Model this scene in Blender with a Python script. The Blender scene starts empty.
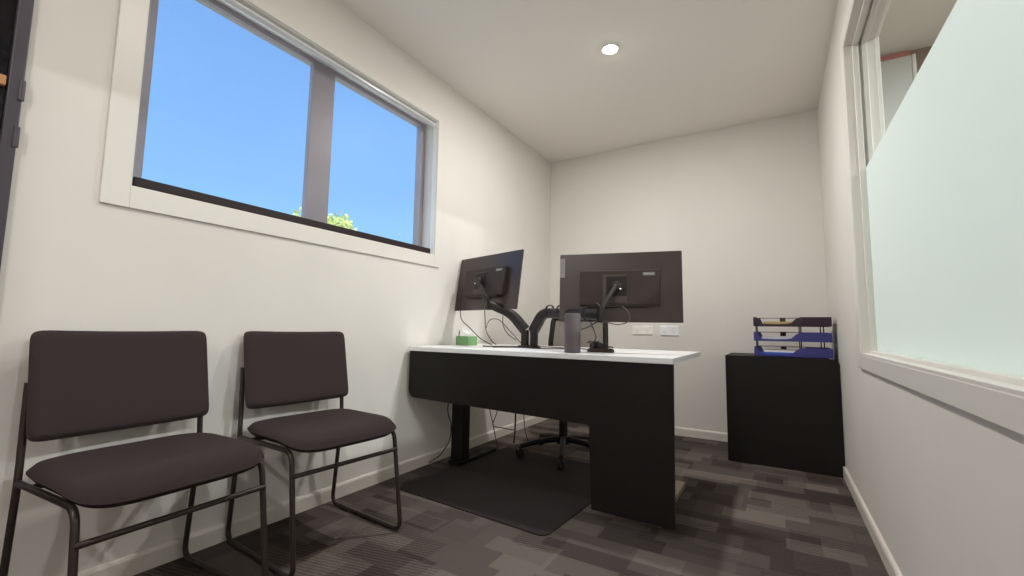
import bpy, bmesh, math, random
from mathutils import Vector, Matrix
random.seed(7)
PI = math.pi
scene = bpy.context.scene
COL = scene.collection

# ------------------------------------------------------------------ camera
F_PX, YAW, PITCH, ROLL = 435.87, -0.5435, 0.0937, 0.0158
CAM = Vector((1.8704, 0.0, 0.8358))
cyw, syw, cpt, spt = math.cos(YAW), math.sin(YAW), math.cos(PITCH), math.sin(PITCH)
FWD = Vector((syw*cpt, cyw*cpt, spt))
R0 = Vector((cyw, -syw, 0)); U0 = R0.cross(FWD)
RGT = R0*math.cos(ROLL) + U0*math.sin(ROLL)
UPV = -R0*math.sin(ROLL) + U0*math.cos(ROLL)
cam_data = bpy.data.cameras.new('camera')
cam_data.sensor_fit = 'HORIZONTAL'; cam_data.sensor_width = 36.0
cam_data.lens = F_PX*36.0/1024.0
cam_data.clip_start = 0.02; cam_data.clip_end = 200
cam = bpy.data.objects.new('camera', cam_data); COL.objects.link(cam)
m3 = Matrix((RGT, UPV, -FWD)).transposed()
cam.matrix_world = Matrix.Translation(CAM) @ m3.to_4x4()
scene.camera = cam

# ------------------------------------------------------------------ world, exposure
scene.view_settings.view_transform = 'Standard'
scene.view_settings.look = 'None'
scene.view_settings.gamma = 1.0
scene.view_settings.exposure = 0.18
scene.view_settings.use_curve_mapping = False
world = bpy.data.worlds.new('sky'); scene.world = world; world.use_nodes = True
wn = world.node_tree.nodes; wl = world.node_tree.links
for n in list(wn): wn.remove(n)
wtc = wn.new('ShaderNodeTexCoord'); wsep = wn.new('ShaderNodeSeparateXYZ')
wr = wn.new('ShaderNodeValToRGB'); wb = wn.new('ShaderNodeBackground'); wo = wn.new('ShaderNodeOutputWorld')
wl.new(wtc.outputs['Generated'], wsep.inputs[0]); wl.new(wsep.outputs['Z'], wr.inputs[0])
wl.new(wr.outputs[0], wb.inputs[0]); wl.new(wb.outputs[0], wo.inputs[0])
SKY = [(0.0, (0.62, 0.92, 1.05)), (0.17, (0.29, 0.66, 1.08)), (0.27, (0.215, 0.53, 1.02)), (0.54, (0.17, 0.42, 0.92)), (0.68, (2.1, 2.6, 3.3)), (1.0, (3.8, 4.3, 5.0))]
el = wr.color_ramp.elements
el[0].position, el[0].color = SKY[0][0], (*SKY[0][1], 1)
el[1].position, el[1].color = SKY[-1][0], (*SKY[-1][1], 1)
for pz, c in SKY[1:-1]:
    e = el.new(pz); e.color = (*c, 1)
wb.inputs[1].default_value = 1.2
sun_d = bpy.data.lights.new('sun', 'SUN'); sun_d.energy = 3.2; sun_d.angle = .01; sun_d.color = (1, .95, .86)
sun = bpy.data.objects.new('sun', sun_d); COL.objects.link(sun); sun.rotation_euler = Vector((.75, -.35, .62)).to_track_quat('Z', 'Y').to_euler()

LAMP_W = (19.0, 5.0, 18.0)        # each ceiling downlight; the last is added as unseen fill
HALL_W = 48.0        # downlights of the room beyond the glass
LAMPS = [(1.086, 2.38), (1.086, 0.85), (1.086, -1.10)]

# ------------------------------------------------------------------ helpers
def srgb(r, g, b):
    f = lambda c: (c/255/12.92) if c/255 <= 0.04045 else ((c/255+0.055)/1.055)**2.4
    return (f(r), f(g), f(b), 1.0)

def new_mat(name):
    m = bpy.data.materials.new(name); m.use_nodes = True
    nt = m.node_tree
    return m, nt, nt.nodes['Principled BSDF']

def mat(name, col, rough=0.6, metal=0.0, spec=0.5, noise=0.0, nscale=60.0, bump=0.0, bscale=200.0, emit=0.0, alpha=1.0):
    m, nt, b = new_mat(name)
    c = srgb(*col)
    b.inputs['Base Color'].default_value = c
    b.inputs['Roughness'].default_value = rough
    b.inputs['Metallic'].default_value = metal
    b.inputs['Specular IOR Level'].default_value = spec
    if noise or bump:
        tc = nt.nodes.new('ShaderNodeTexCoord')
    if noise:
        n = nt.nodes.new('ShaderNodeTexNoise'); n.inputs['Scale'].default_value = nscale; n.inputs['Detail'].default_value = 4
        nt.links.new(tc.outputs['Object'], n.inputs['Vector'])
        r = nt.nodes.new('ShaderNodeValToRGB')
        r.color_ramp.elements[0].position = .3; r.color_ramp.elements[1].position = .7
        r.color_ramp.elements[0].color = (*[x*(1-noise) for x in c[:3]], 1)
        r.color_ramp.elements[1].color = (*[min(1, x*(1+noise)) for x in c[:3]], 1)
        nt.links.new(n.outputs['Fac'], r.inputs[0]); nt.links.new(r.outputs[0], b.inputs['Base Color'])
    if bump:
        n2 = nt.nodes.new('ShaderNodeTexNoise'); n2.inputs['Scale'].default_value = bscale; n2.inputs['Detail'].default_value = 3
        nt.links.new(tc.outputs['Object'], n2.inputs['Vector'])
        bp = nt.nodes.new('ShaderNodeBump'); bp.inputs['Strength'].default_value = bump; bp.inputs['Distance'].default_value = .002
        nt.links.new(n2.outputs['Fac'], bp.inputs['Height']); nt.links.new(bp.outputs[0], b.inputs['Normal'])
    if emit:
        b.inputs['Emission Color'].default_value = c; b.inputs['Emission Strength'].default_value = emit
    b.inputs['Alpha'].default_value = alpha
    return m

def mix_mat(name, fac, kind2, col2, rough2=.3, tcol=(1, 1, 1, 1)):
    """see-through sheet: transparent mixed with a second shader"""
    m = bpy.data.materials.new(name); m.use_nodes = True
    nt = m.node_tree
    for n in list(nt.nodes): nt.nodes.remove(n)
    o = nt.nodes.new('ShaderNodeOutputMaterial'); mx = nt.nodes.new('ShaderNodeMixShader')
    t = nt.nodes.new('ShaderNodeBsdfTransparent'); t.inputs[0].default_value = tcol
    s = nt.nodes.new(kind2); s.inputs[0].default_value = col2
    if 'Roughness' in s.inputs and 'Glossy' in kind2: s.inputs['Roughness'].default_value = rough2
    mx.inputs[0].default_value = fac
    nt.links.new(t.outputs[0], mx.inputs[1]); nt.links.new(s.outputs[0], mx.inputs[2]); nt.links.new(mx.outputs[0], o.inputs[0])
    return m

class MB:
    """collects shapes into one mesh"""
    def __init__(self, org=(0, 0, 0)): self.bm = bmesh.new(); self.org = Vector(org)
    def _take(self, tmp, M=None):
        if M is not None: bmesh.ops.transform(tmp, matrix=M, verts=tmp.verts)
        me = bpy.data.meshes.new('tmp'); tmp.to_mesh(me); tmp.free()
        self.bm.from_mesh(me); bpy.data.meshes.remove(me)
    def box(self, x0, x1, y0, y1, z0, z1, bev=0.0, seg=2, M=None):
        t = bmesh.new(); bmesh.ops.create_cube(t, size=1)
        S = Matrix.Diagonal((x1-x0, y1-y0, z1-z0, 1)); T = Matrix.Translation(((x0+x1)/2, (y0+y1)/2, (z0+z1)/2))
        bmesh.ops.transform(t, matrix=T @ S, verts=t.verts)
        if bev: bmesh.ops.bevel(t, geom=t.edges[:]+t.verts[:], offset=bev, segments=seg, profile=.5, affect='EDGES')
        self._take(t, M); return self
    def tube(self, pts, r, seg=10, fillet=0.0, caps=True, smooth_path=False, M=None, r_end=None):
        P = [Vector(p) for p in pts]
        if smooth_path: P = catmull(P, 8)
        elif fillet: P = fillet_path(P, fillet)
        n = len(P); t = bmesh.new(); rings = []
        d = (P[1]-P[0]).normalized()
        a = Vector((0, 0, 1)) if abs(d.z) < .9 else Vector((1, 0, 0))
        u = d.cross(a).normalized()
        for i, p in enumerate(P):
            if i == 0: dd = (P[1]-P[0])
            elif i == n-1: dd = (P[-1]-P[-2])
            else: dd = (P[i+1]-P[i]).normalized()+(P[i]-P[i-1]).normalized()
            dd = dd.normalized() if dd.length > 1e-9 else d
            u = (u-dd*u.dot(dd)).normalized(); v = dd.cross(u)
            rr = r if r_end is None else r+(r_end-r)*i/(n-1)
            rings.append([t.verts.new(p+(u*math.cos(2*PI*k/seg)+v*math.sin(2*PI*k/seg))*rr) for k in range(seg)])
        for i in range(n-1):
            for k in range(seg):
                t.faces.new((rings[i][k], rings[i][(k+1) % seg], rings[i+1][(k+1) % seg], rings[i+1][k]))
        if caps: t.faces.new(rings[0][::-1]); t.faces.new(rings[-1])
        self._take(t, M); return self
    def lathe(self, prof, seg=28, M=None):
        t = bmesh.new(); rings = []
        for r, z in prof:
            if r < 1e-6: rings.append([t.verts.new((0, 0, z))])
            else: rings.append([t.verts.new((r*math.cos(2*PI*k/seg), r*math.sin(2*PI*k/seg), z)) for k in range(seg)])
        for a, b in zip(rings, rings[1:]):
            for k in range(seg):
                k2 = (k+1) % seg
                if len(a) == 1 and len(b) == 1: continue
                if len(a) == 1: t.faces.new((a[0], b[k2], b[k]))
                elif len(b) == 1: t.faces.new((a[k], a[k2], b[0]))
                else: t.faces.new((a[k], a[k2], b[k2], b[k]))
        bmesh.ops.recalc_face_normals(t, faces=t.faces)
        self._take(t, M); return self
    def prism(self, poly, axis, a0, a1, bev=0.0, M=None):
        """2-D polygon extruded along an axis (0,1,2); poly in the two other axes, in order"""
        def mk(p, a):
            return [(a, p[0], p[1]), (p[0], a, p[1]), (p[0], p[1], a)][axis]
        t = bmesh.new()
        A = [t.verts.new(mk(p, a0)) for p in poly]; B = [t.verts.new(mk(p, a1)) for p in poly]
        t.faces.new(A); t.faces.new(B[::-1])
        n = len(poly)
        for i in range(n): t.faces.new((A[i], B[i], B[(i+1) % n], A[(i+1) % n]))
        bmesh.ops.recalc_face_normals(t, faces=t.faces)
        if bev:
            es = [e for e in t.edges if e.calc_face_angle(0) > .8]
            bmesh.ops.bevel(t, geom=es, offset=bev, segments=2, profile=.5, affect='EDGES')
        self._take(t, M); return self
    def pad(self, w, h, T, n=5, N=20, bend=None, k=10, M=None):
        """soft slab in local x(w) y(h), thickness T in z"""
        t = bmesh.new(); top = {}; bot = {}
        for i in range(N+1):
            for j in range(N+1):
                a, b = -1+2*i/N, -1+2*j/N
                a = math.sin(a*PI/2)*.35+a*.65; b = math.sin(b*PI/2)*.35+b*.65
                r = max(abs(a), abs(b)); s = (abs(a)**n+abs(b)**n)**(1/n) if r > 0 else 1
                x, y = (a*r/s, b*r/s) if r > 0 else (0, 0)
                th = T/2*math.sqrt(max(0, 1-r**k))
                zb = bend(x, y) if bend else 0
                top[i, j] = t.verts.new((x*w/2, y*h/2, zb+th))
                bot[i, j] = top[i, j] if r > .9999 else t.verts.new((x*w/2, y*h/2, zb-th))
        for i in range(N):
            for j in range(N):
                t.faces.new((top[i, j], top[i+1, j], top[i+1, j+1], top[i, j+1]))
                t.faces.new((bot[i, j+1], bot[i+1, j+1], bot[i+1, j], bot[i, j]))
        bmesh.ops.recalc_face_normals(t, faces=t.faces)
        self._take(t, M); return self
    def build(self, name, m, parent=None, smooth=None):
        if self.org.length: bmesh.ops.translate(self.bm, vec=-self.org, verts=self.bm.verts)
        me = bpy.data.meshes.new(name); self.bm.to_mesh(me); self.bm.free()
        me.materials.append(m)
        if smooth is not None:
            for p in me.polygons: p.use_smooth = True
            try: me.set_sharp_from_angle(angle=math.radians(smooth))
            except Exception: pass
        o = bpy.data.objects.new(name, me); COL.objects.link(o)
        if parent: o.parent = parent
        return o

def catmull(P, k):
    Q = [P[0]*2-P[1]]+P+[P[-1]*2-P[-2]]; out = []
    for i in range(1, len(Q)-2):
        for s in range(k):
            t = s/k; a, b, c, d = Q[i-1], Q[i], Q[i+1], Q[i+2]
            out.append(.5*((2*b)+(c-a)*t+(2*a-5*b+4*c-d)*t*t+(3*b-3*c+d-a)*t**3))
    return out+[P[-1]]

def fillet_path(P, rad):
    out = [P[0]]
    for i in range(1, len(P)-1):
        a, b, c = P[i-1], P[i], P[i+1]
        u, v = (a-b), (c-b)
        L = min(rad, u.length*.49, v.length*.49)
        p0, p1 = b+u.normalized()*L, b+v.normalized()*L
        for s in range(7):
            t = s/6; out.append(p0*(1-t)**2+b*2*t*(1-t)+p1*t*t)
    return out+[P[-1]]

def rrect(x0, x1, y0, y1, rads, n=6):
    """rounded rectangle, radii for corners (x0y0, x1y0, x1y1, x0y1)"""
    out = []
    for (cx, cy, a0, r) in ((x0, y0, PI, rads[0]), (x1, y0, 1.5*PI, rads[1]), (x1, y1, 0, rads[2]), (x0, y1, .5*PI, rads[3])):
        sx = 1 if cx == x0 else -1; sy = 1 if cy == y0 else -1
        if r <= 0: out.append((cx, cy)); continue
        for k in range(n+1):
            a = a0+k/n*PI/2; out.append((cx+sx*r+r*math.cos(a), cy+sy*r+r*math.sin(a)))
    return out

def tag(o, label=None, cat=None, group=None, kind=None):
    if label: o['label'] = label
    if cat: o['category'] = cat
    if group: o['group'] = group
    if kind: o['kind'] = kind
    return o

def thing(name, label, cat, loc=(0, 0, 0), rotz=0.0, group=None):
    o = bpy.data.objects.new(name, None); COL.objects.link(o); o.empty_display_size = .05
    o.location = loc; o.rotation_euler = (0, 0, rotz)
    return tag(o, label, cat, group)

def copy_tree(o, parent=None):
    c = o.copy(); COL.objects.link(c)
    if parent: c.parent = parent
    for ch in [k for k in bpy.data.objects if k.parent == o]: copy_tree(ch, c)
    return c

def struct(o, label=None):
    o['kind'] = 'structure'
    if label: o['label'] = label
    return o

def at(px, py, Y):
    """the point at depth Y of the room that stands on the given line of sight"""
    d = FWD+RGT*((px-512)/F_PX)-UPV*((py-288)/F_PX)
    return CAM+d*((Y-CAM.y)/d.y)

# ------------------------------------------------------------------ materials
M_WALL = mat('wall_paint', (231, 226, 219), .75, spec=.3, noise=.015, nscale=3, bump=.12, bscale=260)
M_CEIL = mat('ceiling_paint', (246, 241, 234), .85, spec=.2, bump=.06, bscale=200)
M_TRIM = mat('white_trim_paint', (232, 228, 220), .38, spec=.45)
M_SKIRT = mat('skirting_paint', (228, 222, 212), .4, spec=.4)
M_BLACK = mat('black_laminate', (25, 21, 19), .55, spec=.28, noise=.08, nscale=30)
M_WHITE = mat('white_laminate', (246, 246, 247), .3, spec=.5)
M_FABRIC = mat('black_upholstery', (60, 52, 52), .95, spec=.12, noise=.10, nscale=400, bump=.5, bscale=900)
M_TUBE = mat('black_tube', (62, 54, 51), .38, metal=.35, spec=.5)
M_MONI = mat('monitor_plastic', (60, 48, 46), .30, spec=.55, bump=.08, bscale=900)
M_MONH = mat('monitor_housing_plastic', (60, 49, 47), .5, spec=.3)
M_SCREEN = mat('screen_glass', (12, 12, 14), .15)
M_TAG = mat('tag_grey', (205, 202, 198), .5)
M_TAGD = mat('tag_dark_print', (128, 122, 120), .5)
M_ARM = mat('arm_black', (31, 25, 24), .5, spec=.35)
M_CHROME = mat('chrome', (215, 215, 215), .15, metal=1)
M_CABLE = mat('cable_rubber', (40, 34, 34), .5)
M_CABLE2 = mat('cable_grey_rubber', (92, 84, 80), .5)
M_CYL = mat('grey_cylinder_fabric', (98, 91, 92), .7, noise=.06, nscale=500, bump=.2, bscale=700)
M_GREEN = mat('green_card', (116, 160, 106), .6)
M_PAPER = mat('white_paper', (232, 230, 226), .7)
M_MANILA = mat('manila_card', (196, 168, 112), .75)
M_BLUE = mat('blue_card', (38, 92, 200), .45)
M_PLATE = mat('white_plate_plastic', (249, 250, 252), .3)
M_PLATE2 = mat('warm_white_plate_plastic', (250, 247, 236), .3)
M_STEEL = mat('foot_steel', (152, 140, 124), .4, metal=.3)
M_MAT = mat('mat_rubber', (36, 28, 28), .9, noise=.1, nscale=300, bump=.3, bscale=600)
M_DKFRAME = mat('dark_grey_joinery', (78, 72, 80), .4, metal=.2)
M_DKGLASS = mat('dark_door_glass', (16, 14, 22), .12)
M_TAN = mat('tan_strip', (196, 140, 92), .5, noise=.15, nscale=20)
M_ALU = mat('window_aluminium', (150, 146, 150), .45, metal=.3)
M_BAR = mat('blind_bar', (44, 33, 35), .5, spec=.25)
M_TUBEW = mat('blind_tube_white', (228, 230, 232), .18, metal=.15, spec=.6)
M_HALLW = mat('hall_wall_paint', (150, 128, 116), .8)
M_HALLC = mat('hall_ceiling_paint', (222, 218, 208), .85)
M_PINK = mat('pink_band', (205, 130, 122), .7)
M_HPANEL = mat('hall_board', (205, 205, 200), .6)
M_GROUND = mat('outside_ground', (170, 165, 150), .9, noise=.1, nscale=2)
M_FOIL = mat('leaves', (196, 205, 120), .7, noise=.2, nscale=2)
M_BARK = mat('bark', (96, 80, 62), .9, noise=.3, nscale=20)
M_SMOKE = mix_mat('smoke_plastic', .66, 'ShaderNodeBsdfDiffuse', srgb(78, 68, 78), tcol=(.6, .57, .6, 1))
M_BLUEP = mix_mat('blue_plastic', .70, 'ShaderNodeBsdfDiffuse', srgb(88, 86, 150), tcol=(.66, .66, .84, 1))
M_BLIND = mix_mat('sunscreen_mesh', .26, 'ShaderNodeBsdfDiffuse', srgb(150, 140, 150))
M_MESH = mix_mat('chair_mesh', .72, 'ShaderNodeBsdfDiffuse', srgb(112, 102, 94))
M_GLASS = mix_mat('clear_glass', .025, 'ShaderNodeBsdfGlossy', (1, 1, 1, 1), .12, (.97, .985, .98, 1))

M_GLASSW = mix_mat('window_glass', .012, 'ShaderNodeBsdfGlossy', (1, 1, 1, 1), .45, (.97, .985, .98, 1))

def film_mat():
    m = bpy.data.materials.new('frosted_film'); m.use_nodes = True
    nt = m.node_tree
    for n in list(nt.nodes): nt.nodes.remove(n)
    o = nt.nodes.new('ShaderNodeOutputMaterial')
    d = nt.nodes.new('ShaderNodeBsdfDiffuse'); d.inputs[0].default_value = srgb(218, 222, 218)
    t = nt.nodes.new('ShaderNodeBsdfTranslucent'); t.inputs[0].default_value = srgb(214, 224, 219)
    g = nt.nodes.new('ShaderNodeBsdfGlossy'); g.inputs['Roughness'].default_value = .35
    a = nt.nodes.new('ShaderNodeMixShader'); a.inputs[0].default_value = .5
    b = nt.nodes.new('ShaderNodeMixShader'); b.inputs[0].default_value = .04
    nt.links.new(d.outputs[0], a.inputs[1]); nt.links.new(t.outputs[0], a.inputs[2])
    nt.links.new(a.outputs[0], b.inputs[1]); nt.links.new(g.outputs[0], b.inputs[2]); nt.links.new(b.outputs[0], o.inputs[0])
    return m
M_FILM = film_mat()

def carpet_mat():
    m, nt, b = new_mat('carpet_tiles')
    N, L = nt.nodes, nt.links
    tc = N.new('ShaderNodeTexCoord')
    def brick(scale, bw, rh, off, loc, c1, c2, bias):
        mp = N.new('ShaderNodeMapping'); mp.inputs['Location'].default_value = loc
        L.new(tc.outputs['Object'], mp.inputs['Vector'])
        br = N.new('ShaderNodeTexBrick'); L.new(mp.outputs[0], br.inputs['Vector'])
        br.inputs['Scale'].default_value = scale; br.inputs['Brick Width'].default_value = bw; br.inputs['Row Height'].default_value = rh
        br.offset = off; br.offset_frequency = 2; br.squash = 1.6; br.squash_frequency = 3
        br.inputs['Mortar Size'].default_value = 0; br.inputs['Bias'].default_value = bias
        br.inputs['Color1'].default_value = c1; br.inputs['Color2'].default_value = c2
        return br
    w = (1, 1, 1, 1); k = (0, 0, 0, 1)
    b1 = brick(1, .25, .105, .37, (0.03, 0.01, 0), k, w, 0)
    b2 = brick(1, .17, .165, .43, (0.31, 0.21, 0), k, w, 0)
    def step(src, p0, p1):
        r = N.new('ShaderNodeValToRGB'); r.color_ramp.elements[0].position = p0; r.color_ramp.elements[1].position = p1
        L.new(src, r.inputs[0]); return r.outputs[0]
    mixv = N.new('ShaderNodeMath'); mixv.operation = 'MULTIPLY_ADD'
    L.new(step(b1.outputs['Color'], .42, .62), mixv.inputs[0]); mixv.inputs[1].default_value = .6
    m2 = N.new('ShaderNodeMath'); m2.operation = 'MULTIPLY'; L.new(step(b2.outputs['Color'], .35, .6), m2.inputs[0]); m2.inputs[1].default_value = .4
    L.new(m2.outputs[0], mixv.inputs[2])
    ramp = N.new('ShaderNodeValToRGB'); e = ramp.color_ramp.elements
    e[0].position = 0; e[0].color = srgb(74, 66, 64); e[1].position = 1; e[1].color = srgb(116, 107, 101)
    L.new(mixv.outputs[0], ramp.inputs[0])
    # ribbed zig-zag striation inside the lighter blocks
    mp = N.new('ShaderNodeMapping'); mp.inputs['Rotation'].default_value = (0, 0, 1.35); L.new(tc.outputs['Object'], mp.inputs['Vector'])
    wv = N.new('ShaderNodeTexWave'); wv.inputs['Scale'].default_value = 19; wv.inputs['Distortion'].default_value = 2.5; wv.inputs['Detail'].default_value = 2
    wv.inputs['Detail Scale'].default_value = 3
    L.new(mp.outputs[0], wv.inputs['Vector'])
    b3 = brick(1, .19, .15, .5, (0.77, 0.4, 0), k, w, 0)
    mm = N.new('ShaderNodeMath'); mm.operation = 'MULTIPLY'; L.new(wv.outputs['Fac'], mm.inputs[0]); L.new(step(b3.outputs['Color'], .4, .65), mm.inputs[1])
    fine = N.new('ShaderNodeTexNoise'); fine.inputs['Scale'].default_value = 260; fine.inputs['Detail'].default_value = 2; L.new(tc.outputs['Object'], fine.inputs['Vector'])
    ad = N.new('ShaderNodeMath'); ad.operation = 'MULTIPLY_ADD'; L.new(mm.outputs[0], ad.inputs[0]); ad.inputs[1].default_value = -.42
    f2 = N.new('ShaderNodeMath'); f2.operation = 'MULTIPLY_ADD'; L.new(fine.outputs['Fac'], f2.inputs[0]); f2.inputs[1].default_value = .7; f2.inputs[2].default_value = .65
    L.new(f2.outputs[0], ad.inputs[2])
    mul = N.new('ShaderNodeMix'); mul.data_type = 'RGBA'; mul.blend_type = 'MULTIPLY'; mul.inputs[0].default_value = 1
    L.new(ramp.outputs[0], mul.inputs[6]); L.new(ad.outputs[0], mul.inputs[7])
    L.new(mul.outputs[2], b.inputs['Base Color'])
    b.inputs['Roughness'].default_value = .95; b.inputs['Specular IOR Level'].default_value = .1
    bp = N.new('ShaderNodeBump'); bp.inputs['Strength'].default_value = .5; bp.inputs['Distance'].default_value = .003
    L.new(fine.outputs['Fac'], bp.inputs['Height']); L.new(bp.outputs[0], b.inputs['Normal'])
    return m
M_CARPET = carpet_mat()

# ------------------------------------------------------------------ room shell
W, D, H = 2.1925, 3.8126, 2.5
YF = -1.7                                     # wall behind the photographer
HX = 5.4                                      # far side of the room beyond the glass
# left window opening and right (internal) window opening
LY0, LY1, LZ0, LZ1 = .564, 2.112, 1.300, 2.198
RY0, RY1, RZ0, RZ1 = .35, 2.412, .748, 2.165
DY0, DY1 = -.62, .298                         # door opening in the left wall

struct(MB().box(-.16, HX+.1, YF-.1, D+.1, -.12, 0).build('floor', M_CARPET))
struct(MB().box(-.16, W+.10, YF-.1, D+.1, H, H+.12).build('ceiling', M_CEIL))
w = MB()
w.box(-.16, 0, DY1, D, 0, LZ0); w.box(-.16, 0, DY1, D, LZ1, H); w.box(-.16, 0, DY1, LY0, LZ0, LZ1); w.box(-.16, 0, LY1, D, LZ0, LZ1)
w.box(-.16, 0, YF, DY0, 0, H); w.box(-.16, 0, DY0, DY1, 2.1, H)
struct(w.build('wall_left', M_WALL))
w = MB()
w.box(W, W+.105, YF, D, 0, RZ0); w.box(W, W+.105, YF, D, RZ1, H); w.box(W, W+.105, YF, RY0, RZ0, RZ1); w.box(W, W+.105, RY1, D, RZ0, RZ1)
struct(w.build('wall_right', M_WALL))
struct(MB().box(-.16, W+.105, D, D+.1, 0, H).build('wall_back', M_WALL))
struct(MB().box(-.16, HX+.1, YF-.1, YF, 0, H).build('wall_front', M_WALL))
# skirtings
def skirt(axis, a0, a1, c, s):
    prof = [(0, 0), (.013*s, 0), (.013*s, .055), (.009*s, .063), (0, .066)]
    mb = MB()
    if axis == 'y': mb.prism([(c+p[0], p[1]) for p in prof], 1, a0, a1)
    else: mb.prism([(c+p[0], p[1]) for p in prof], 0, a0, a1)
    return mb
struct(skirt('y', DY1+.0, D, 0, 1).build('baseboard_left', M_SKIRT))
struct(skirt('y', YF, D, W, -1).build('baseboard_right', M_SKIRT))
struct(skirt('x', .013, W-.013, D, -1).build('baseboard_back', M_SKIRT))

# ------------------------------------------------------------------ left window
win = thing('window_1', None, None); win['kind'] = 'structure'
t = .075
wm = MB()   # flat architrave on the wall face, liner in the reveal
wm.box(0, .010, LY0-t, LY0, LZ0-t, LZ1+.042, .0015); wm.box(0, .010, LY1, LY1+.050, LZ0-t, LZ1+.042, .0015)
wm.box(0, .010, LY0, LY1, LZ0-t, LZ0, .0015); wm.box(0, .010, LY0, LY1, LZ1, LZ1+.042, .0015)
wm.build('window_trim', M_TRIM, win)
wm = MB()
wm.box(-.10, .001, LY0, LY0+.004, LZ0, LZ1); wm.box(-.10, .001, LY1-.004, LY1, LZ0, LZ1); wm.box(-.10, .001, LY0+.004, LY1-.004, LZ0, LZ0+.004); wm.box(-.10, .001, LY0+.004, LY1-.004, LZ1-.004, LZ1)
wm.build('window_reveal', M_TRIM, win)
fr = MB()
fr.box(-.145, -.10, LY0, LY0+.062, LZ0, LZ1, .002); fr.box(-.145, -.10, LY1-.045, LY1, LZ0, LZ1, .002)
fr.box(-.145, -.10, LY0+.062, LY1-.045, LZ0, LZ0+.05, .002); fr.box(-.145, -.10, LY0+.062, LY1-.045, LZ1-.028, LZ1, .002)
fr.box(-.126, -.098, 1.270, 1.400, LZ0+.05, LZ1-.028, .003)
fr.build('window_frame', M_ALU, win)
for a, b in ((LY0+.062, 1.270), (1.400, LY1-.045)):
    MB().box(-.116, -.110, a, b, LZ0+.05, LZ1-.028).build('window_pane', M_GLASSW, win)

bl = thing('roller_blind', 'grey see-through sunscreen roller blind drawn down over the left window', 'blind', (-.02, (LY0+LY1)/2, LZ0))
o3 = bl.location
sm = bmesh.new()
fab = MB(o3)
f = bmesh.new(); NY = 40
v0 = [f.verts.new((-.010, LY0+.012+(LY1-LY0-.040)*i/NY, LZ0+.034)) for i in range(NY+1)]
v1 = [f.verts.new((-.010, LY0+.012+(LY1-LY0-.040)*i/NY, LZ1-.024)) for i in range(NY+1)]
for i in range(NY): f.faces.new((v0[i], v0[i+1], v1[i+1], v1[i]))
fab._take(f); fab.build('fabric', M_BLIND, bl)
MB(o3).box(-.018, -.003, LY0+.010, LY1-.026, LZ0+.0055, LZ0+.040, .004).build('bottom_bar', M_BAR, bl)
MB(o3).tube([(-.026, LY0+.012, LZ1-.024), (-.026, LY1-.012, LZ1-.024)], .0165, 20).build('roller_tube', M_TUBEW, bl, 40)
for yy in (LY0+.0045, LY1-.0105):
    MB(o3).box(-.042, -.001, yy, yy+.006, LZ1-.044, LZ1-.005, .001).build('bracket', M_TRIM, bl)
sm.free()

# ------------------------------------------------------------------ door at the near end of the left wall
dr = thing('door_1', None, None); dr['kind'] = 'structure'
fm = MB(); fm.box(-.16, .012, DY1-.03, DY1, 0, 2.1, .003); fm.box(-.16, .012, DY0, DY0+.03, 0, 2.1, .003); fm.box(-.16, .012, DY0+.03, DY1-.03, 2.07, 2.1, .003)
fm.build('door_frame', M_DKFRAME, dr)
MB().box(-.045, -.008, DY0+.03, DY1-.03, .004, 2.07, .002).build('door_leaf', M_DKGLASS, dr)
MB().box(-.008, .012, DY0+.08, DY1-.034, 1.505, 1.535, .003).build('door_strip', M_TAN, dr)  # narrow tan strip across the dark leaf
for zz in (1.475, 1.335, .35):
    MB().tube([(.011, DY1-.003, zz), (.011, DY1-.003, zz+.06)], .007, 12).build('hinge', M_DKFRAME, dr, 40)

# ------------------------------------------------------------------ internal window in the right wall
iw = thing('window_2', None, None); iw['kind'] = 'structure'
tw = .080
def frame_yz(mb, x0, x1, y0, y1, z0, z1, t, bev=.002, tb=None):
    tb = t if tb is None else tb
    """rectangular frame in the y-z plane, bars of width t lying outside the y0..z1 opening"""
    mb.box(x0, x1, y0-t, y0, z0-tb, z1+t, bev); mb.box(x0, x1, y1, y1+t, z0-tb, z1+t, bev)
    mb.box(x0, x1, y0, y1, z0-tb, z0, bev); mb.box(x0, x1, y0, y1, z1, z1+t, bev)
mb = MB(); frame_yz(mb, W-.012, W, RY0, RY1, RZ0, RZ1, tw, .003, .060)
mb.build('window_trim', M_TRIM, iw)
mb = MB(); frame_yz(mb, W-.011, W+.105, RY0+.012, RY1-.012, RZ0+.008, RZ1-.012, .012, .0015)
mb.build('window_reveal', M_TRIM, iw)
mb = MB(); frame_yz(mb, W+.020, W+.042, RY0+.026, RY1-.026, RZ0+.020, RZ1-.026, .014, .003); frame_yz(mb, W+.052, W+.072, RY0+.026, RY1-.026, RZ0+.020, RZ1-.026, .014, .003)
mb.build('glazing_bead', M_TRIM, iw)
MB().box(W+.044, W+.050, RY0+.014, RY1-.014, RZ0+.010, RZ1-.014).build('window_pane', M_GLASS, iw)
FILM_Z = 1.565
f = bmesh.new()
vs = [f.verts.new((W+.0425, y, z)) for y, z in ((RY0+.02, RZ0+.014), (RY1-.02, RZ0+.014), (RY1-.02, FILM_Z), (RY0+.02, FILM_Z))]
f.faces.new(vs); fb = MB(); fb._take(f); fb.build('frosted_film', M_FILM, iw)
# far-side architrave
mb = MB(); frame_yz(mb, W+.105, W+.120, RY0, RY1, RZ0, RZ1, tw, .003); mb.build('outer_trim', M_TRIM, iw)

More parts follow.
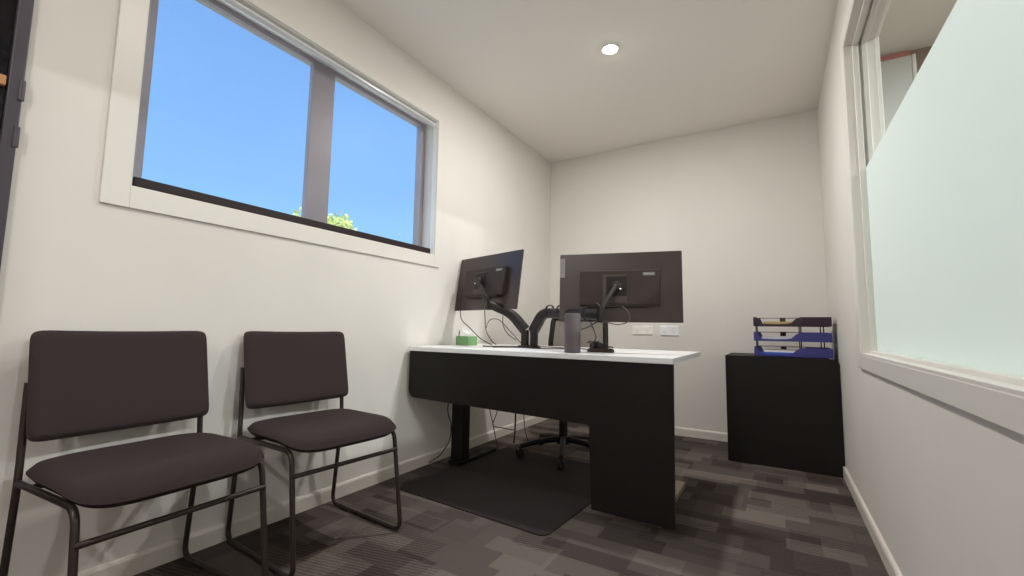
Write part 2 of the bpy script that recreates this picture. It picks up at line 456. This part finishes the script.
# ------------------------------------------------------------------ the room beyond the glass
HY = 3.27
struct(MB().box(W+.105, HX, HY, HY+.1, 0, H).build('wall_hall_back', M_HALLW))
struct(MB().box(HX, HX+.1, YF-.1, HY+.1, 0, H).build('wall_hall_right', M_WALL))
struct(MB().box(W+.10, HX+.1, YF-.1, HY+.1, H, H+.12).build('ceiling_hall', M_HALLC))
struct(MB().box(W+.105, 2.60, HY-.02, HY, 2.44, H-.003).build('trim_1', M_PINK))  # plain pink band along the top of the hall wall
hb = thing('partition_board', 'pale grey board standing against brown wall beyond the clear glass', 'board', (2.5, HY-.04, 0))
MB(hb.location).box(W+.125, 2.60, HY-.045, HY-.022, 0, 2.455, .004).build('panel', M_HPANEL, hb)
MB(hb.location).box(2.60, 2.618, HY-.05, HY-.022, 0, 2.455, .004).build('edge_strip', M_TRIM, hb)

# ------------------------------------------------------------------ downlights
M_LED = bpy.data.materials.new('led_diffuser'); M_LED.use_nodes = True
nt = M_LED.node_tree
for n in list(nt.nodes): nt.nodes.remove(n)
eo = nt.nodes.new('ShaderNodeOutputMaterial'); ee = nt.nodes.new('ShaderNodeEmission')
ee.inputs[0].default_value = (1, .95, .86, 1); ee.inputs[1].default_value = 90; nt.links.new(ee.outputs[0], eo.inputs[0])
def downlight(x, y, watts, label, z=H, color=(1, .985, .965)):
    d = thing('ceiling_downlight', label, 'ceiling light', (x, y, z))
    MB().lathe([(.036, -.0015), (.040, -.005), (.048, -.006), (.052, -.003), (.052, 0), (.036, 0)], 36).build('bezel', M_TRIM, d, 40)
    MB().lathe([(0, -.0008), (.036, -.0008), (.036, -.004), (.030, -.0095), (.018, -.013), (0, -.0145)], 36).build('diffuser', M_LED, d, 40)
    ld = bpy.data.lights.new('downlight_lamp', 'AREA'); ld.shape = 'DISK'; ld.size = .08; ld.energy = watts; ld.color = color
    ld.spread = math.radians(180)
    lo = bpy.data.objects.new('downlight_lamp', ld); COL.objects.link(lo); lo.parent = d; lo.location = (0, 0, -.017)
    return d
downlight(*LAMPS[0], LAMP_W[0], 'round recessed downlight glowing in the ceiling above the desk')
downlight(*LAMPS[1], LAMP_W[1], 'round recessed downlight in the ceiling near the two chairs')
downlight(*LAMPS[2], LAMP_W[2], 'added unseen fill downlight in the ceiling behind the viewer')  # added lamp out of view, brightens the lower back wall
downlight(3.7, 2.2, HALL_W, 'round recessed downlight in the far part of the room beyond the glass', color=(.93, .985, 1))
downlight(3.7, .4, HALL_W, 'round recessed downlight in the near part of the room beyond the glass', color=(.93, .985, 1))

# ------------------------------------------------------------------ outside
struct(MB().box(-40, -.2, -30, 50, -.5, -.3).build('ground', M_GROUND))
def tree(x, y, top, r, label):
    t = thing('tree', label, 'tree', (x, y, -.3), 0, 'trees outside the window')
    base = top+.3-r
    rnd = random.Random(int(x*10+y*7))
    tr = MB().tube([(0, 0, 0), (.05, .03, base*.5), (0, 0, base)], .14, 10, smooth_path=True, r_end=.08)
    for k in range(6):
        a = k*1.05; tr.tube([(0, 0, base*.75), (math.cos(a)*r*.35, math.sin(a)*r*.35, base*.95), (math.cos(a)*r*.6, math.sin(a)*r*.6, base+r*.2)], .045, 6, smooth_path=True, r_end=.01)
    tr.build('trunk', M_BARK, t, 50)
    bm = bmesh.new()
    for i in range(9000):
        d = Vector((rnd.gauss(0, 1), rnd.gauss(0, 1), rnd.gauss(0, 1))).normalized()
        lump = 1+.16*math.sin(d.x*7+x)*math.sin(d.y*6+y)+.10*math.sin(d.z*9)
        p = d*r*lump*(rnd.uniform(.5, 1)**.5)
        p = Vector((p.x, p.y, p.z*.92+base))
        s = rnd.uniform(.04, .075)
        u = Vector((rnd.gauss(0, 1), rnd.gauss(0, 1), rnd.gauss(0, 1))).normalized(); v = u.orthogonal().normalized()
        bm.faces.new([bm.verts.new(p+u*s), bm.verts.new(p+v*s*.5), bm.verts.new(p-u*s), bm.verts.new(p-v*s*.5)])
    mb = MB(); mb._take(bm); mb.build('foliage', M_FOIL, t)
tree(-9.0, 7.55, 4.0, 1.25, 'leafy yellow green treetop seen beside the window mullion')
tree(-10.8, 10.5, 4.02, 1.25, 'lower yellow green treetop right of the window mullion')

# ------------------------------------------------------------------ visitor chairs
HWD = .224
def visitor_chair():
    t = thing('visitor_chair', '', 'chair')
    for s in (-1, 1):
        y = s*HWD
        mb = MB()
        # sled loop: rail under the seat, front leg, runner, rear leg rising into the back upright
        mb.tube([(-.180, y, .398), (.19, y*.985, .405), (.250, y, .009), (-.228, y, .009), (-.186, y, .40), (-.206, y*.985, .665)], .0088, 12, fillet=.045)
        mb.build('side_frame', M_TUBE, t, 50)
        for xx in (-.12, .16):
            MB().box(xx-.02, xx+.02, y-.010, y+.010, 0.0, .004, .001).build('glide', M_CABLE, t)
    MB().tube([(.207, -HWD, .325), (.207, HWD, .325)], .008, 12).build('front_stretcher', M_TUBE, t, 50)
    MB().tube([(-.10, -HWD, .400), (-.10, HWD, .400)], .008, 12).build('seat_crossbar', M_TUBE, t, 50)
    def sb(x, y):      # local x across seat (width), y depth: + forward
        z = -.028*max(0, y-.35)**1.5*2 - .010*(1-abs(x)**2)*(1-y*y) + .008*max(0, -y-.4)
        return z
    # seat: local x = room-y, local y = depth
    M = Matrix.Translation((.032, 0, .436)) @ Matrix.Rotation(-PI/2, 4, 'Z') @ Matrix.Diagonal((1, 1, 1, 1))
    MB().pad(.475, .430, .052, n=5, bend=sb, k=8, N=26, M=M).build('seat', M_FABRIC, t, 60)
    MB().pad(.40, .36, .016, n=4.2, k=10, N=14, M=Matrix.Translation((.020, 0, .409)) @ Matrix.Rotation(-PI/2, 4, 'Z')).build('seat_shell', M_CABLE, t, 60)
    # backrest: local x = width, local y = height, z = thickness (towards sitter)
    tilt = math.atan2(.064, .30)
    def bb(x, y): return .022*x*x
    B = Matrix(((0, 0, 1, 0), (-1, 0, 0, 0), (0, 1, 0, 0), (0, 0, 0, 1)))   # x->-y, y->z, z->x
    M = Matrix.Translation((-.199, 0, .655)) @ Matrix.Rotation(-tilt, 4, 'Y') @ B
    MB().pad(.458, .313, .034, n=16, bend=bb, k=12, N=26, M=M).build('backrest', M_FABRIC, t, 60)
    return t
c1 = visitor_chair(); c1.location = (.266, .596, 0); c1.rotation_euler.z = .049
c1['label'] = 'black upholstered sled-base chair nearest the viewer, by the dark door frame'
c1['group'] = 'visitor chairs along the left wall'
c2 = copy_tree(c1); c2.location = (.262, 1.165, 0); c2.rotation_euler.z = -.066
c2['label'] = 'black upholstered sled-base chair next to the desk, farther from the viewer'

# ------------------------------------------------------------------ floor mat
fm = MB().prism(rrect(-.45, .45, -.50, .50, (.04,)*4), 2, 0.0, .005, M=None)
fmo = fm.build('floor_mat', M_MAT); fmo.location = (.630, 2.18, .0005); fmo.rotation_euler.z = -.065
tag(fmo, 'dark rectangular chair mat with rounded corners under the desk', 'mat')

# ------------------------------------------------------------------ desk
DX0, DX1, DF, DB, DT = .022, 1.504, 1.897, 2.66, .7254
dk = thing('desk', 'white-topped desk with black modesty panel and black end panel', 'desk', (DX0, DF, 0))
O = dk.location
MB(O).box(DX0, DX1, DF, DB, DT-.025, DT, .002).build('tabletop', M_WHITE, dk)
pz = DT-.0255
poly = [(DX0+.006, pz)]
rr = .05
for k in range(7):
    a = PI+k/6*PI/2; poly.append((DX0+.006+rr+rr*math.cos(a), .433+rr+rr*math.sin(a)))
poly += [(1.128, .412), (1.136, .404), (1.146, .05), (DX1-.006, .045), (DX1-.002, pz)]
MB(O).prism(poly, 1, DF+.006, DF+.026).build('modesty_panel', M_BLACK, dk)
ud = MB(O).box(DX0+.03, DX1-.016, DF+.028, DF+.068, DT-.065, DT-.0255, .002).box(DX0+.03, DX1-.16, DB-.15, DB-.09, DT-.055, DT-.0255, .002)
ud.build('underframe', M_BLACK, dk)
for lx in (.165, 1.38):
    lg = MB(O).box(lx-.042, lx+.042, 2.19, 2.27, .028, DT-.0655, .004).build('leg', M_BLACK, dk)
    MB(O).box(lx-.045, lx+.045, 2.0 if lx > 1 else 2.17, 2.585, .001 if lx > 1 else .006, .028, .004).build('foot', M_STEEL if lx > 1 else M_BLACK, dk)

# ------------------------------------------------------------------ monitors
def text_mesh(s, size, m, name, parent, M, depth=.0006):
    cu = bpy.data.curves.new('lettering', 'FONT'); cu.body = s; cu.size = size; cu.extrude = depth; cu.align_x = 'CENTER'; cu.align_y = 'CENTER'
    to = bpy.data.objects.new('lettering_source', cu); COL.objects.link(to)
    dg = bpy.context.evaluated_depsgraph_get(); me = bpy.data.meshes.new_from_object(to.evaluated_get(dg))
    bpy.data.objects.remove(to); me.transform(M); me.materials.clear(); me.materials.append(m)
    o = bpy.data.objects.new(name, me); COL.objects.link(o); o.parent = parent; return o
BK = Matrix.Rotation(PI/2, 4, 'X')          # text lies in x-z, reads from -y
def monitor(center, yaw, tilt, label, side_tag):
    # local: x right as seen from behind, -y towards the photographer, z up; origin at the panel's bottom centre
    t = thing('computer_monitor', label, 'monitor', (0, 0, 0))
    R = Matrix.Rotation(yaw, 4, 'Z') @ Matrix.Rotation(tilt, 4, 'X')
    t.matrix_world = Matrix.Translation(center) @ R @ Matrix.Translation((0, 0, -.18))
    t.rotation_mode = 'XYZ'
    z = .18
    MB().box(-.3065, .3065, -.004, .010, z-.18, z+.18, .003).build('panel', M_MONI, t)
    MB().box(-.300, .300, .0102, .0115, z-.168, z+.174).build('screen', M_SCREEN, t)
    h = MB().box(-.195, .195, -.034, -.004, z-.095, z+.082, .003, 2).build('rear_housing', M_MONH, t)
    vp = MB().box(-.078, .042, -.037, -.034, z-.085, z+.060, .0012)
    vp.build('mount_recess', M_MONI, t)
    # lettering tag at the housing's upper right
    MB().box(.120, .178, -.0352, -.034, z+.053, z+.069, .0003).build('name_tag', M_TAGD, t)
    text_mesh('Lenovo', .0150, M_TAG, 'lettering', t, Matrix.Translation((.149, -.0356, z+.061)) @ BK)
    if side_tag:
        MB().box(-.3045, -.279, -.0052, -.004, z+.055, z+.158, .0003).build('side_tag', mat('side_tag_grey', (158, 153, 149), .6, spec=.2), t)
        text_mesh('Lenovo', .020, M_TAGD, 'lettering', t, Matrix.Translation((-.291, -.0056, z+.106)) @ BK @ Matrix.Rotation(-PI/2, 4, 'Z'))
    # ports ledge
    MB().box(-.15, .15, -.030, -.012, z-.104, z-.095, .002).build('port_ledge', M_CABLE, t)
    return t
CL, CR = Vector((.300, 2.285, 1.131)), Vector((1.187, 2.190, 1.058))
YL, YR = math.radians(-16.3), math.radians(13.4)
TL, TR = math.radians(-8), math.radians(-3.2)
monitor(CL, YL, TL, 'black flat monitor seen from behind at the desk end by the left wall', False)
monitor(CR, YR, TR, 'black flat monitor seen from behind above the right end of the desk', True)

# ------------------------------------------------------------------ twin monitor arm
AB = Vector((.605, 2.30, DT))
ar = thing('monitor_stand', 'black twin-arm monitor stand on the white desktop holding both monitors', 'monitor stand', AB)
MB().lathe([(0, 0), (.066, 0), (.068, .004), (.062, .013), (.03, .016), (0, .016)], 32, M=Matrix.Diagonal((1.1, .8, 1, 1))).build('base_plate', M_ARM, ar, 40)
def mount(c, yaw, tilt):
    R = Matrix.Rotation(yaw, 4, 'Z') @ Matrix.Rotation(tilt, 4, 'X')
    return Matrix.Translation(c) @ R
def arm_set(sgn, post, elbow, tip, joint, c, yaw, tilt, off):
    # post
    p = MB(AB); p.tube([(post[0], post[1], DT+.012), (post[0], post[1], post[2])], .024, 18).build('post', M_ARM, ar, 40)
    u = MB(AB)
    u.tube([post, elbow, tip], .034, 14, fillet=.05, r_end=.027)
    up = u.build('upper_arm', M_ARM, ar, 50)
    lk = MB(AB); e = Vector(tip); j = Vector(joint)
    lk.tube([e+Vector((0, 0, -.036)), e+Vector((0, 0, .032))], .017, 14); lk.build('arm_joint', M_ARM, ar, 40)
    Mm = mount(c, yaw, tilt)
    hub = Mm @ Vector((off, -.062, 0)); back = Mm @ Vector((off, -.038, 0))
    MB(AB).tube([e+Vector((0, 0, .012)), j, hub], .0125, 12, fillet=.02).build('forearm', M_ARM, ar, 50)
    pl = MB(AB); pl.box(off-.05, off+.05, -.042, -.0375, -.05, .05, .001, M=Mm)
    pl.build('mount_plate', M_ARM, ar)
    hd = MB(AB); hd.lathe([(0, 0), (.022, 0), (.024, .006), (.020, .022), (0, .024)], 24, M=Mm @ Matrix.Translation((off, -.042, 0)) @ Matrix.Rotation(PI/2, 4, 'X'))
    hb_ = hd.build('tilt_head', M_MONH, ar, 40)
    MB(AB).lathe([(0, 0), (.006, 0), (.005, .004), (0, .005)], 14, M=Mm @ Matrix.Translation((off+.022*sgn, -.058, -.018)) @ Matrix.Rotation(PI/2, 4, 'X')).build('bolt', M_CHROME, ar, 40)
pL = at(524, 330, 2.28); eL = at(512, 314, 2.25); tL = at(489, 304, 2.17)
arm_set(-1, (AB.x-.022, 2.29, pL.z), tuple(eL), tuple(tL), tuple(at(485, 296, 2.15)), CL, YL, TL, -.018)
eR = at(543, 313, 2.24); tR = at(600, 315, 2.03)
arm_set(1, (AB.x+.034, 2.30, at(534, 330, 2.3).z), tuple(eR), tuple(tR), tuple(at(602, 308, 2.03)), CR, YR, TR, -.008)
# cable clips and looms running on the right arm
def cable(name, pts, r, label, m=M_CABLE, group=None, parent=None):
    P = [Vector(p) for p in pts]
    o = P[0].copy(); mb = MB(o); mb.tube(P, r, 8, smooth_path=True); ob = mb.build(name, m, None, 60); ob.location = o
    tag(ob, label, 'cable', group); return ob
for k, px in enumerate((550, 561, 587)):
    c = at(px, 311.5 if k < 2 else 314, 2.215-.0022*(px-550)*1.6)
    MB(AB).lathe([(.034, -.005), (.038, -.005), (.038, .005), (.034, .005), (.034, -.005)], 20, M=Matrix.Translation(c) @ Matrix.Rotation(PI/2, 4, 'Y') @ Matrix.Rotation(.3, 4, 'X')).build('cable_clip', M_ARM, ar, 40)

# ------------------------------------------------------------------ things on the desktop
cy = MB().lathe([(0, 0), (.037, 0), (.0392, .003), (.0392, .183), (.0355, .190), (.030, .191), (.028, .186), (0, .186)], 40).build('grey_cylinder', M_CYL, None, 40)
cy.location = (1.020, 1.985, DT); tag(cy, 'dark grey upright cylinder standing at the front edge of the desktop', 'canister')
# round flat base with plug tangle
pk = thing('cable_hub', 'flat round black hub with tangled plugs beside the grey cylinder', 'hub', (1.10, 2.16, DT))
MB().lathe([(0, 0), (.066, 0), (.070, .004), (.070, .012), (.060, .019), (0, .020)], 32, M=Matrix.Diagonal((1, .8, 1, 1))).build('base', M_MONH, pk, 40)
for k in range(6):
    a = k*1.05; r = .035
    MB().box(-.009, .009, -.012, .012, .018, .045, .003, M=Matrix.Translation((math.cos(a)*r-.012, math.sin(a)*r*.7, 0)) @ Matrix.Rotation(a, 4, 'Z')).build('plug', M_CABLE, pk)
mb = MB()
for k in range(5):
    a = k*1.3
    mb.tube([(math.cos(a+s*.9)*(.045-.004*k)-.015*k+.02, math.sin(a+s*.9)*.03, .024+.006*k+.004*math.sin(s*2)) for s in range(7)], .0032, 8, smooth_path=True)
mb.build('coiled_lead', M_CABLE, pk, 60)

gb = thing('tissue_box', 'small green box with white top at the left end of the desktop', 'box', (.118, 2.33, DT), -.1)
MB().box(-.055, .055, -.045, .045, 0, .058, .003).build('carton', M_GREEN, gb)
mb = MB()
mb.pad(.07, .07, .012, n=3, N=10, bend=lambda x, y: .020*math.sin(x*5)*.3+.02*(x*.6), M=Matrix.Translation((0, 0, .085)) @ Matrix.Rotation(1.25, 4, 'Y'))
mb.build('paper_sheet', M_PAPER, gb, 60)
pn = MB().tube([(0, 0, 0), (.012, 0, .085)], .0038, 10).tube([(.012, 0, .085), (.0135, 0, .096)], .0028, 8).build('pen', M_BLUE, None, 40)
pn.location = (.048, 2.33, DT+.001); pn.rotation_euler = (.06, -.05, .6); tag(pn, 'blue pen leaning beside the small green box', 'pen')

cable('monitor_cable', [at(463, 288, 2.33), at(461, 300, 2.31), at(461, 318, 2.26), at(470, 328, 2.2), at(480, 338, 2.18), at(488, 343, 2.2), at(492, 345, 2.25)], .0028, 'thin cable hanging from the bottom of the left monitor, nearest the left wall')
cable('monitor_cable', [at(480, 285, 2.22), at(484, 300, 2.2), at(485, 318, 2.2), at(486, 330, 2.2), at(491, 340, 2.22), at(496, 344.5, 2.28)], .0030, 'thin cable dropping from the middle of the left monitor onto the desktop', M_CABLE2)
cable('monitor_cable', [at(486, 328, 2.2), at(490, 320, 2.2), at(499, 320, 2.22), at(510, 331, 2.24), at(520, 342, 2.28), at(524, 345, 2.3)], .0026, 'thin cable arching up from the desktop towards the monitor arm', M_CABLE2)
cable('monitor_cable', [at(503, 316, 2.24), at(503, 325, 2.24), at(508, 334, 2.26), at(516, 340, 2.3)], .0024, 'short thin cable hanging below the left monitor arm')
cable('monitor_cable', [Vector((.34, 2.2, DT+.004)), Vector((.42, 2.25, DT+.004)), Vector((.49, 2.33, DT+.004)), Vector((.56, 2.40, DT+.005)), Vector((.70, 2.41, DT+.004)), Vector((.82, 2.38, DT+.004)), Vector((.95, 2.34, DT+.004)), Vector((1.04, 2.20, DT+.006))], .0035, 'dark cable lying flat on the desktop behind the arm base', M_CABLE2)
cable('monitor_cable', [Vector((.45, 2.14, DT+.004)), Vector((.52, 2.19, DT+.004)), Vector((.60, 2.22, DT+.004)), Vector((.72, 2.20, DT+.004)), Vector((.80, 2.24, DT+.004)), Vector((.92, 2.28, DT+.004))], .0028, 'dark cable lying on the desktop in front of the arm base')
cable('monitor_cable', [at(592, 309, 2.06), at(596, 303, 2.05), at(601, 309, 2.03), at(598, 320, 2.04), at(590, 326, 2.06), at(580, 330, 2.10), at(572, 333, 2.12)], .0028, 'cable looping from the right arm joint down behind the grey cylinder')
cable('monitor_cable', [at(589, 318, 2.06), at(592, 326, 2.07), at(596, 336, 2.10), at(594, 342, 2.14)], .0028, 'cable falling from the right arm joint to the black hub')
cable('monitor_cable', [at(622, 306, 2.10), at(628, 312, 2.09), at(629, 321, 2.09), at(618, 324.5, 2.08), at(606, 322, 2.06), at(600, 318, 2.05)], .0028, 'cable sagging under the lower edge of the right monitor', M_CABLE2)

# ------------------------------------------------------------------ cables under the desk
cable('power_cable', [Vector((.31, 2.02, .68)), at(448, 405, 2.12), at(451, 425, 2.15), at(449, 441, 2.18), at(440, 455, 2.15), at(429, 462.5, 2.12)], .0035, 'black power cable curving from the desk down to the floor by the left wall')
cable('power_cable', [at(490, 398, 2.5), at(490, 411, 2.5), at(493, 424, 2.5), at(496, 440, 2.45), at(499, 452, 2.42)], .0030, 'thin cable hanging under the desk, left strand of the crossing pair')
cable('power_cable', [at(498, 398, 2.52), at(497, 412, 2.52), at(493, 425, 2.52), at(503, 428, 2.52), at(514, 430, 2.52)], .0030, 'thin cable hanging under the desk, crossing over to the right')
cable('power_cable', [at(515.5, 400, 2.55), at(515.5, 416, 2.55), at(515, 430, 2.55), at(514, 443, 2.5)], .0055, 'thick black cable hanging straight under the desk')
cable('power_cable', [at(524, 402, 2.56), at(524, 418, 2.56), at(525, 430, 2.56), at(528, 441, 2.54)], .0028, 'thin cable hanging under the desk nearest the office chair base')

# ------------------------------------------------------------------ office chair behind the desk
oc = thing('office_chair', 'black swivel office chair with mesh back behind the desk', 'chair', (.632, 2.74, 0), 0)
for k in range(5):
    a = math.radians(-72+72*k+4)
    ca, sa = math.cos(a), math.sin(a)
    lg = MB(); lg.tube([(ca*.03, sa*.03, .115), (ca*.16, sa*.16, .10), (ca*.29, sa*.29, .072)], .021, 10, smooth_path=True, r_end=.014)
    L = lg.build('base_leg', M_ARM, oc, 50)
    cs = MB(); T = Matrix.Translation((ca*.29, sa*.29, .031)) @ Matrix.Rotation(a+.5*k, 4, 'Z')
    for s in (-1, 1):
        cs.lathe([(0, -.009), (.022, -.009), (.0255, -.004), (.0255, .004), (.022, .009), (0, .009)], 20, M=T @ Matrix.Translation((0, s*.014, 0)) @ Matrix.Rotation(PI/2, 4, 'X'))
    cs.tube([(ca*.29, sa*.29, .03), (ca*.29, sa*.29, .07)], .008, 8)
    cs.build('caster', M_CABLE, L, 40)
MB().lathe([(0, .085), (.045, .085), (.045, .125), (.030, .135), (.028, .27), (.016, .272), (.016, .41), (0, .41)], 24).build('column', M_ARM, oc, 40)
MB().box(-.09, .09, -.10, .12, .405, .435, .01).build('tilt_mechanism', M_ARM, oc)
MB().pad(.49, .47, .07, n=4, k=6, N=20, M=Matrix.Translation((0, 0, .47))).build('seat', M_FABRIC, oc, 60)
bf = MB()
bw, z0, z1, yb = .215, .56, .925, .245
ring = [(-bw+.02, yb, z0), (-bw, yb-.01, .72), (-bw+.012, yb+.02, z1), (bw-.012, yb+.02, z1), (bw, yb-.01, .72), (bw-.02, yb, z0)]
bf.tube(ring+[ring[0]], .019, 12, fillet=.04)
bf.build('back_frame', M_ARM, oc, 50)
f = bmesh.new(); NN = 12; g = {}
for i in range(NN+1):
    for j in range(NN+1):
        x = -1+2*i/NN; zt = j/NN
        g[i, j] = f.verts.new((x*(bw-.006), yb+.01+.035*(1-x*x)-.01*math.sin(zt*PI), z0+(z1-z0)*zt))
for i in range(NN):
    for j in range(NN): f.faces.new((g[i, j], g[i+1, j], g[i+1, j+1], g[i, j+1]))
mb = MB(); mb._take(f); mb.build('back_mesh', M_MESH, oc, 60)
MB().tube([(0, .06, .42), (0, .22, .43), (0, .285, .52), (0, .27, .60)], .022, 12, smooth_path=True).build('back_spine', M_ARM, oc, 50)

# ------------------------------------------------------------------ cabinet in the back right corner
KX0, KX1, KY, KZ = 1.5745, W-.0135, 3.262, .684
kb = thing('cabinet', 'black low cabinet in the back right corner carrying letter trays', 'cabinet', (KX0, KY, 0))
MB(kb.location).box(KX0+.004, KX1-.03, KY+.019, KY+.46, .002, KZ-.019, .002).build('carcass', M_BLACK, kb)
MB(kb.location).box(KX0+.002, KX1-.03, KY+.019, KY+.47, KZ-.0185, KZ, .002).build('top', M_BLACK, kb)
MB(kb.location).prism([(KX0, .002), (KX1, .002), (KX1, .068)]+rrect(KX0, W-.002, .068, KZ, (0, 0, .035, 0))[1:]+[(KX0, .068)], 1, KY, KY+.0185, .001).build('front_panel', M_BLACK, kb)

# ------------------------------------------------------------------ letter trays, three tiers on risers
TX0, TX1, TY0, TY1 = 1.745, 2.166, 3.30, 3.55
TZ = [KZ+.003, KZ+.100, KZ+.197]
tiers = []
names = ['lowest blue letter tray of the stack on the black cabinet', 'middle blue letter tray of the stack on the black cabinet', 'topmost smoke grey letter tray of the stack on the black cabinet']
for k, z in enumerate(TZ):
    m = M_SMOKE if k == 2 else M_BLUEP
    lt = thing('letter_tray', names[k], 'tray', (TX0, TY0, z), 0, 'letter trays on the cabinet')
    o = lt.location; h = .058
    MB(o).box(TX0, TX1, TY0, TY1, z, z+.0025, .001).build('tray_floor', m, lt)
    L = TX1-TX0
    side = [(TX0, z+.003), (TX1, z+.003), (TX1, z+h), (TX0+.62*L, z+h), (TX0+.56*L, z+h*.80), (TX0+.50*L, z+h*.35), (TX0+.44*L, z+h*.26),
            (TX0+.30*L, z+h*.22), (TX0+.12*L, z+h*.26), (TX0+.065*L, z+h*.45), (TX0+.05*L, z+h), (TX0, z+h)]
    MB(o).prism(side, 1, TY0, TY0+.003).build('side_wall', m, lt)
    MB(o).prism([(TX0, z+.003), (TX1, z+.003), (TX1, z+h), (TX0+.7*L, z+h), (TX0+.62*L, z+h*.3), (TX0+.12*L, z+h*.3), (TX0+.08*L, z+h), (TX0, z+h)], 1, TY1-.003, TY1).build('side_wall', m, lt)
    MB(o).box(TX0, TX0+.003, TY0+.003, TY0+.07, z+.003, z+h).build('end_wall', m, lt)
    MB(o).box(TX0, TX0+.003, TY1-.07, TY1-.003, z+.003, z+h).build('end_wall', m, lt)
    MB(o).box(TX1-.003, TX1, TY0+.003, TY1-.003, z+.003, z+h).build('end_wall', m, lt)
    MB(o).tube([(TX0+.004, TY1-.002, z+h), (TX1, TY1-.002, z+h)], .0022, 8).build('rim', M_CABLE, lt)
    MB(o).box(TX0+.36*L, TX0+.44*L, TY1-.008, TY1-.003, z+h*.55, z+h*1.05, .001).build('clip', M_CABLE, lt)
    if k < 2:
        for fx in (.035, .62, .90):
            for yy in (TY0+.008, TY1-.012):
                MB(o).tube([(TX0+fx*L, yy, z+.004), (TX0+fx*L, yy, TZ[k+1])], .0035, 8).build('riser', M_SMOKE, lt)
def sheets(nm, x0, x1, y0, y1, z, h, m, label, cat, rot=0, bend=.0):
    ob = MB().box(-(x1-x0)/2, (x1-x0)/2, -(y1-y0)/2, (y1-y0)/2, 0, h, .0005).build(nm, m)
    ob.location = ((x0+x1)/2, (y0+y1)/2, z); ob.rotation_euler.z = rot; tag(ob, label, cat); return ob
sheets('paper_stack', 1.800, 2.03, 3.325, 3.530, TZ[0]+.0255, .014, M_PAPER, 'stack of white paper in the lowest letter tray', 'paper', .02)
sheets('blue_folder', 1.780, 2.04, 3.318, 3.535, TZ[0]+.0035, .021, M_BLUE, 'bright blue folder under the white paper in the lowest letter tray', 'folder')
sheets('paper_stack', 1.790, 2.00, 3.322, 3.530, TZ[1]+.0035, .024, mat('grey_white_paper', (205, 205, 215), .6), 'grey white papers lying in the middle letter tray', 'paper', -.01)
sheets('paper_pad', 1.965, 1.995, 3.318, 3.42, TZ[1]+.028, .015, M_PAPER, 'small white pad at the mouth of the middle letter tray', 'paper')
sheets('manila_folder', 1.80, 2.02, 3.33, 3.53, TZ[2]+.0035, .026, M_MANILA, 'buff coloured folder in the topmost letter tray', 'folder', .01)

# ------------------------------------------------------------------ wall outlets
def outlet(x0, x1, z0, z1, m, label):
    t = thing('power_outlet', label, 'power outlet', ((x0+x1)/2, D, z0), 0, 'power outlets on the back wall')
    o = t.location
    MB(o).box(x0, x1, D-.009, D-.0003, z0, z1, .002).build('face_plate', m, t)
    n = 2; w_ = (x1-x0)/n
    for i in range(n):
        cx = x0+w_*(i+.5)
        MB(o).box(cx-.008, cx+.008, D-.013, D-.009, z1-.022, z1-.008, .001).build('rocker_switch', m, t)
        s = MB(o)
        for dx, rz in ((-.008, .5), (.008, -.5)):
            s.box(-.001, .001, -.0012, 0, -.004, .004, M=Matrix.Translation((cx+dx, D-.0090, z0+.034)) @ Matrix.Rotation(rz, 4, 'Y'))
        s.box(cx-.001, cx+.001, D-.0102, D-.009, z0+.016, z0+.024)
        s.build('socket_slots', M_CABLE2, t)
outlet(.800, .972, .806, .880, M_PLATE2, 'warm white double power outlet on back wall, left of the pair')
outlet(1.036, 1.185, .802, .882, M_PLATE, 'cool white double power outlet on back wall, right of the pair')
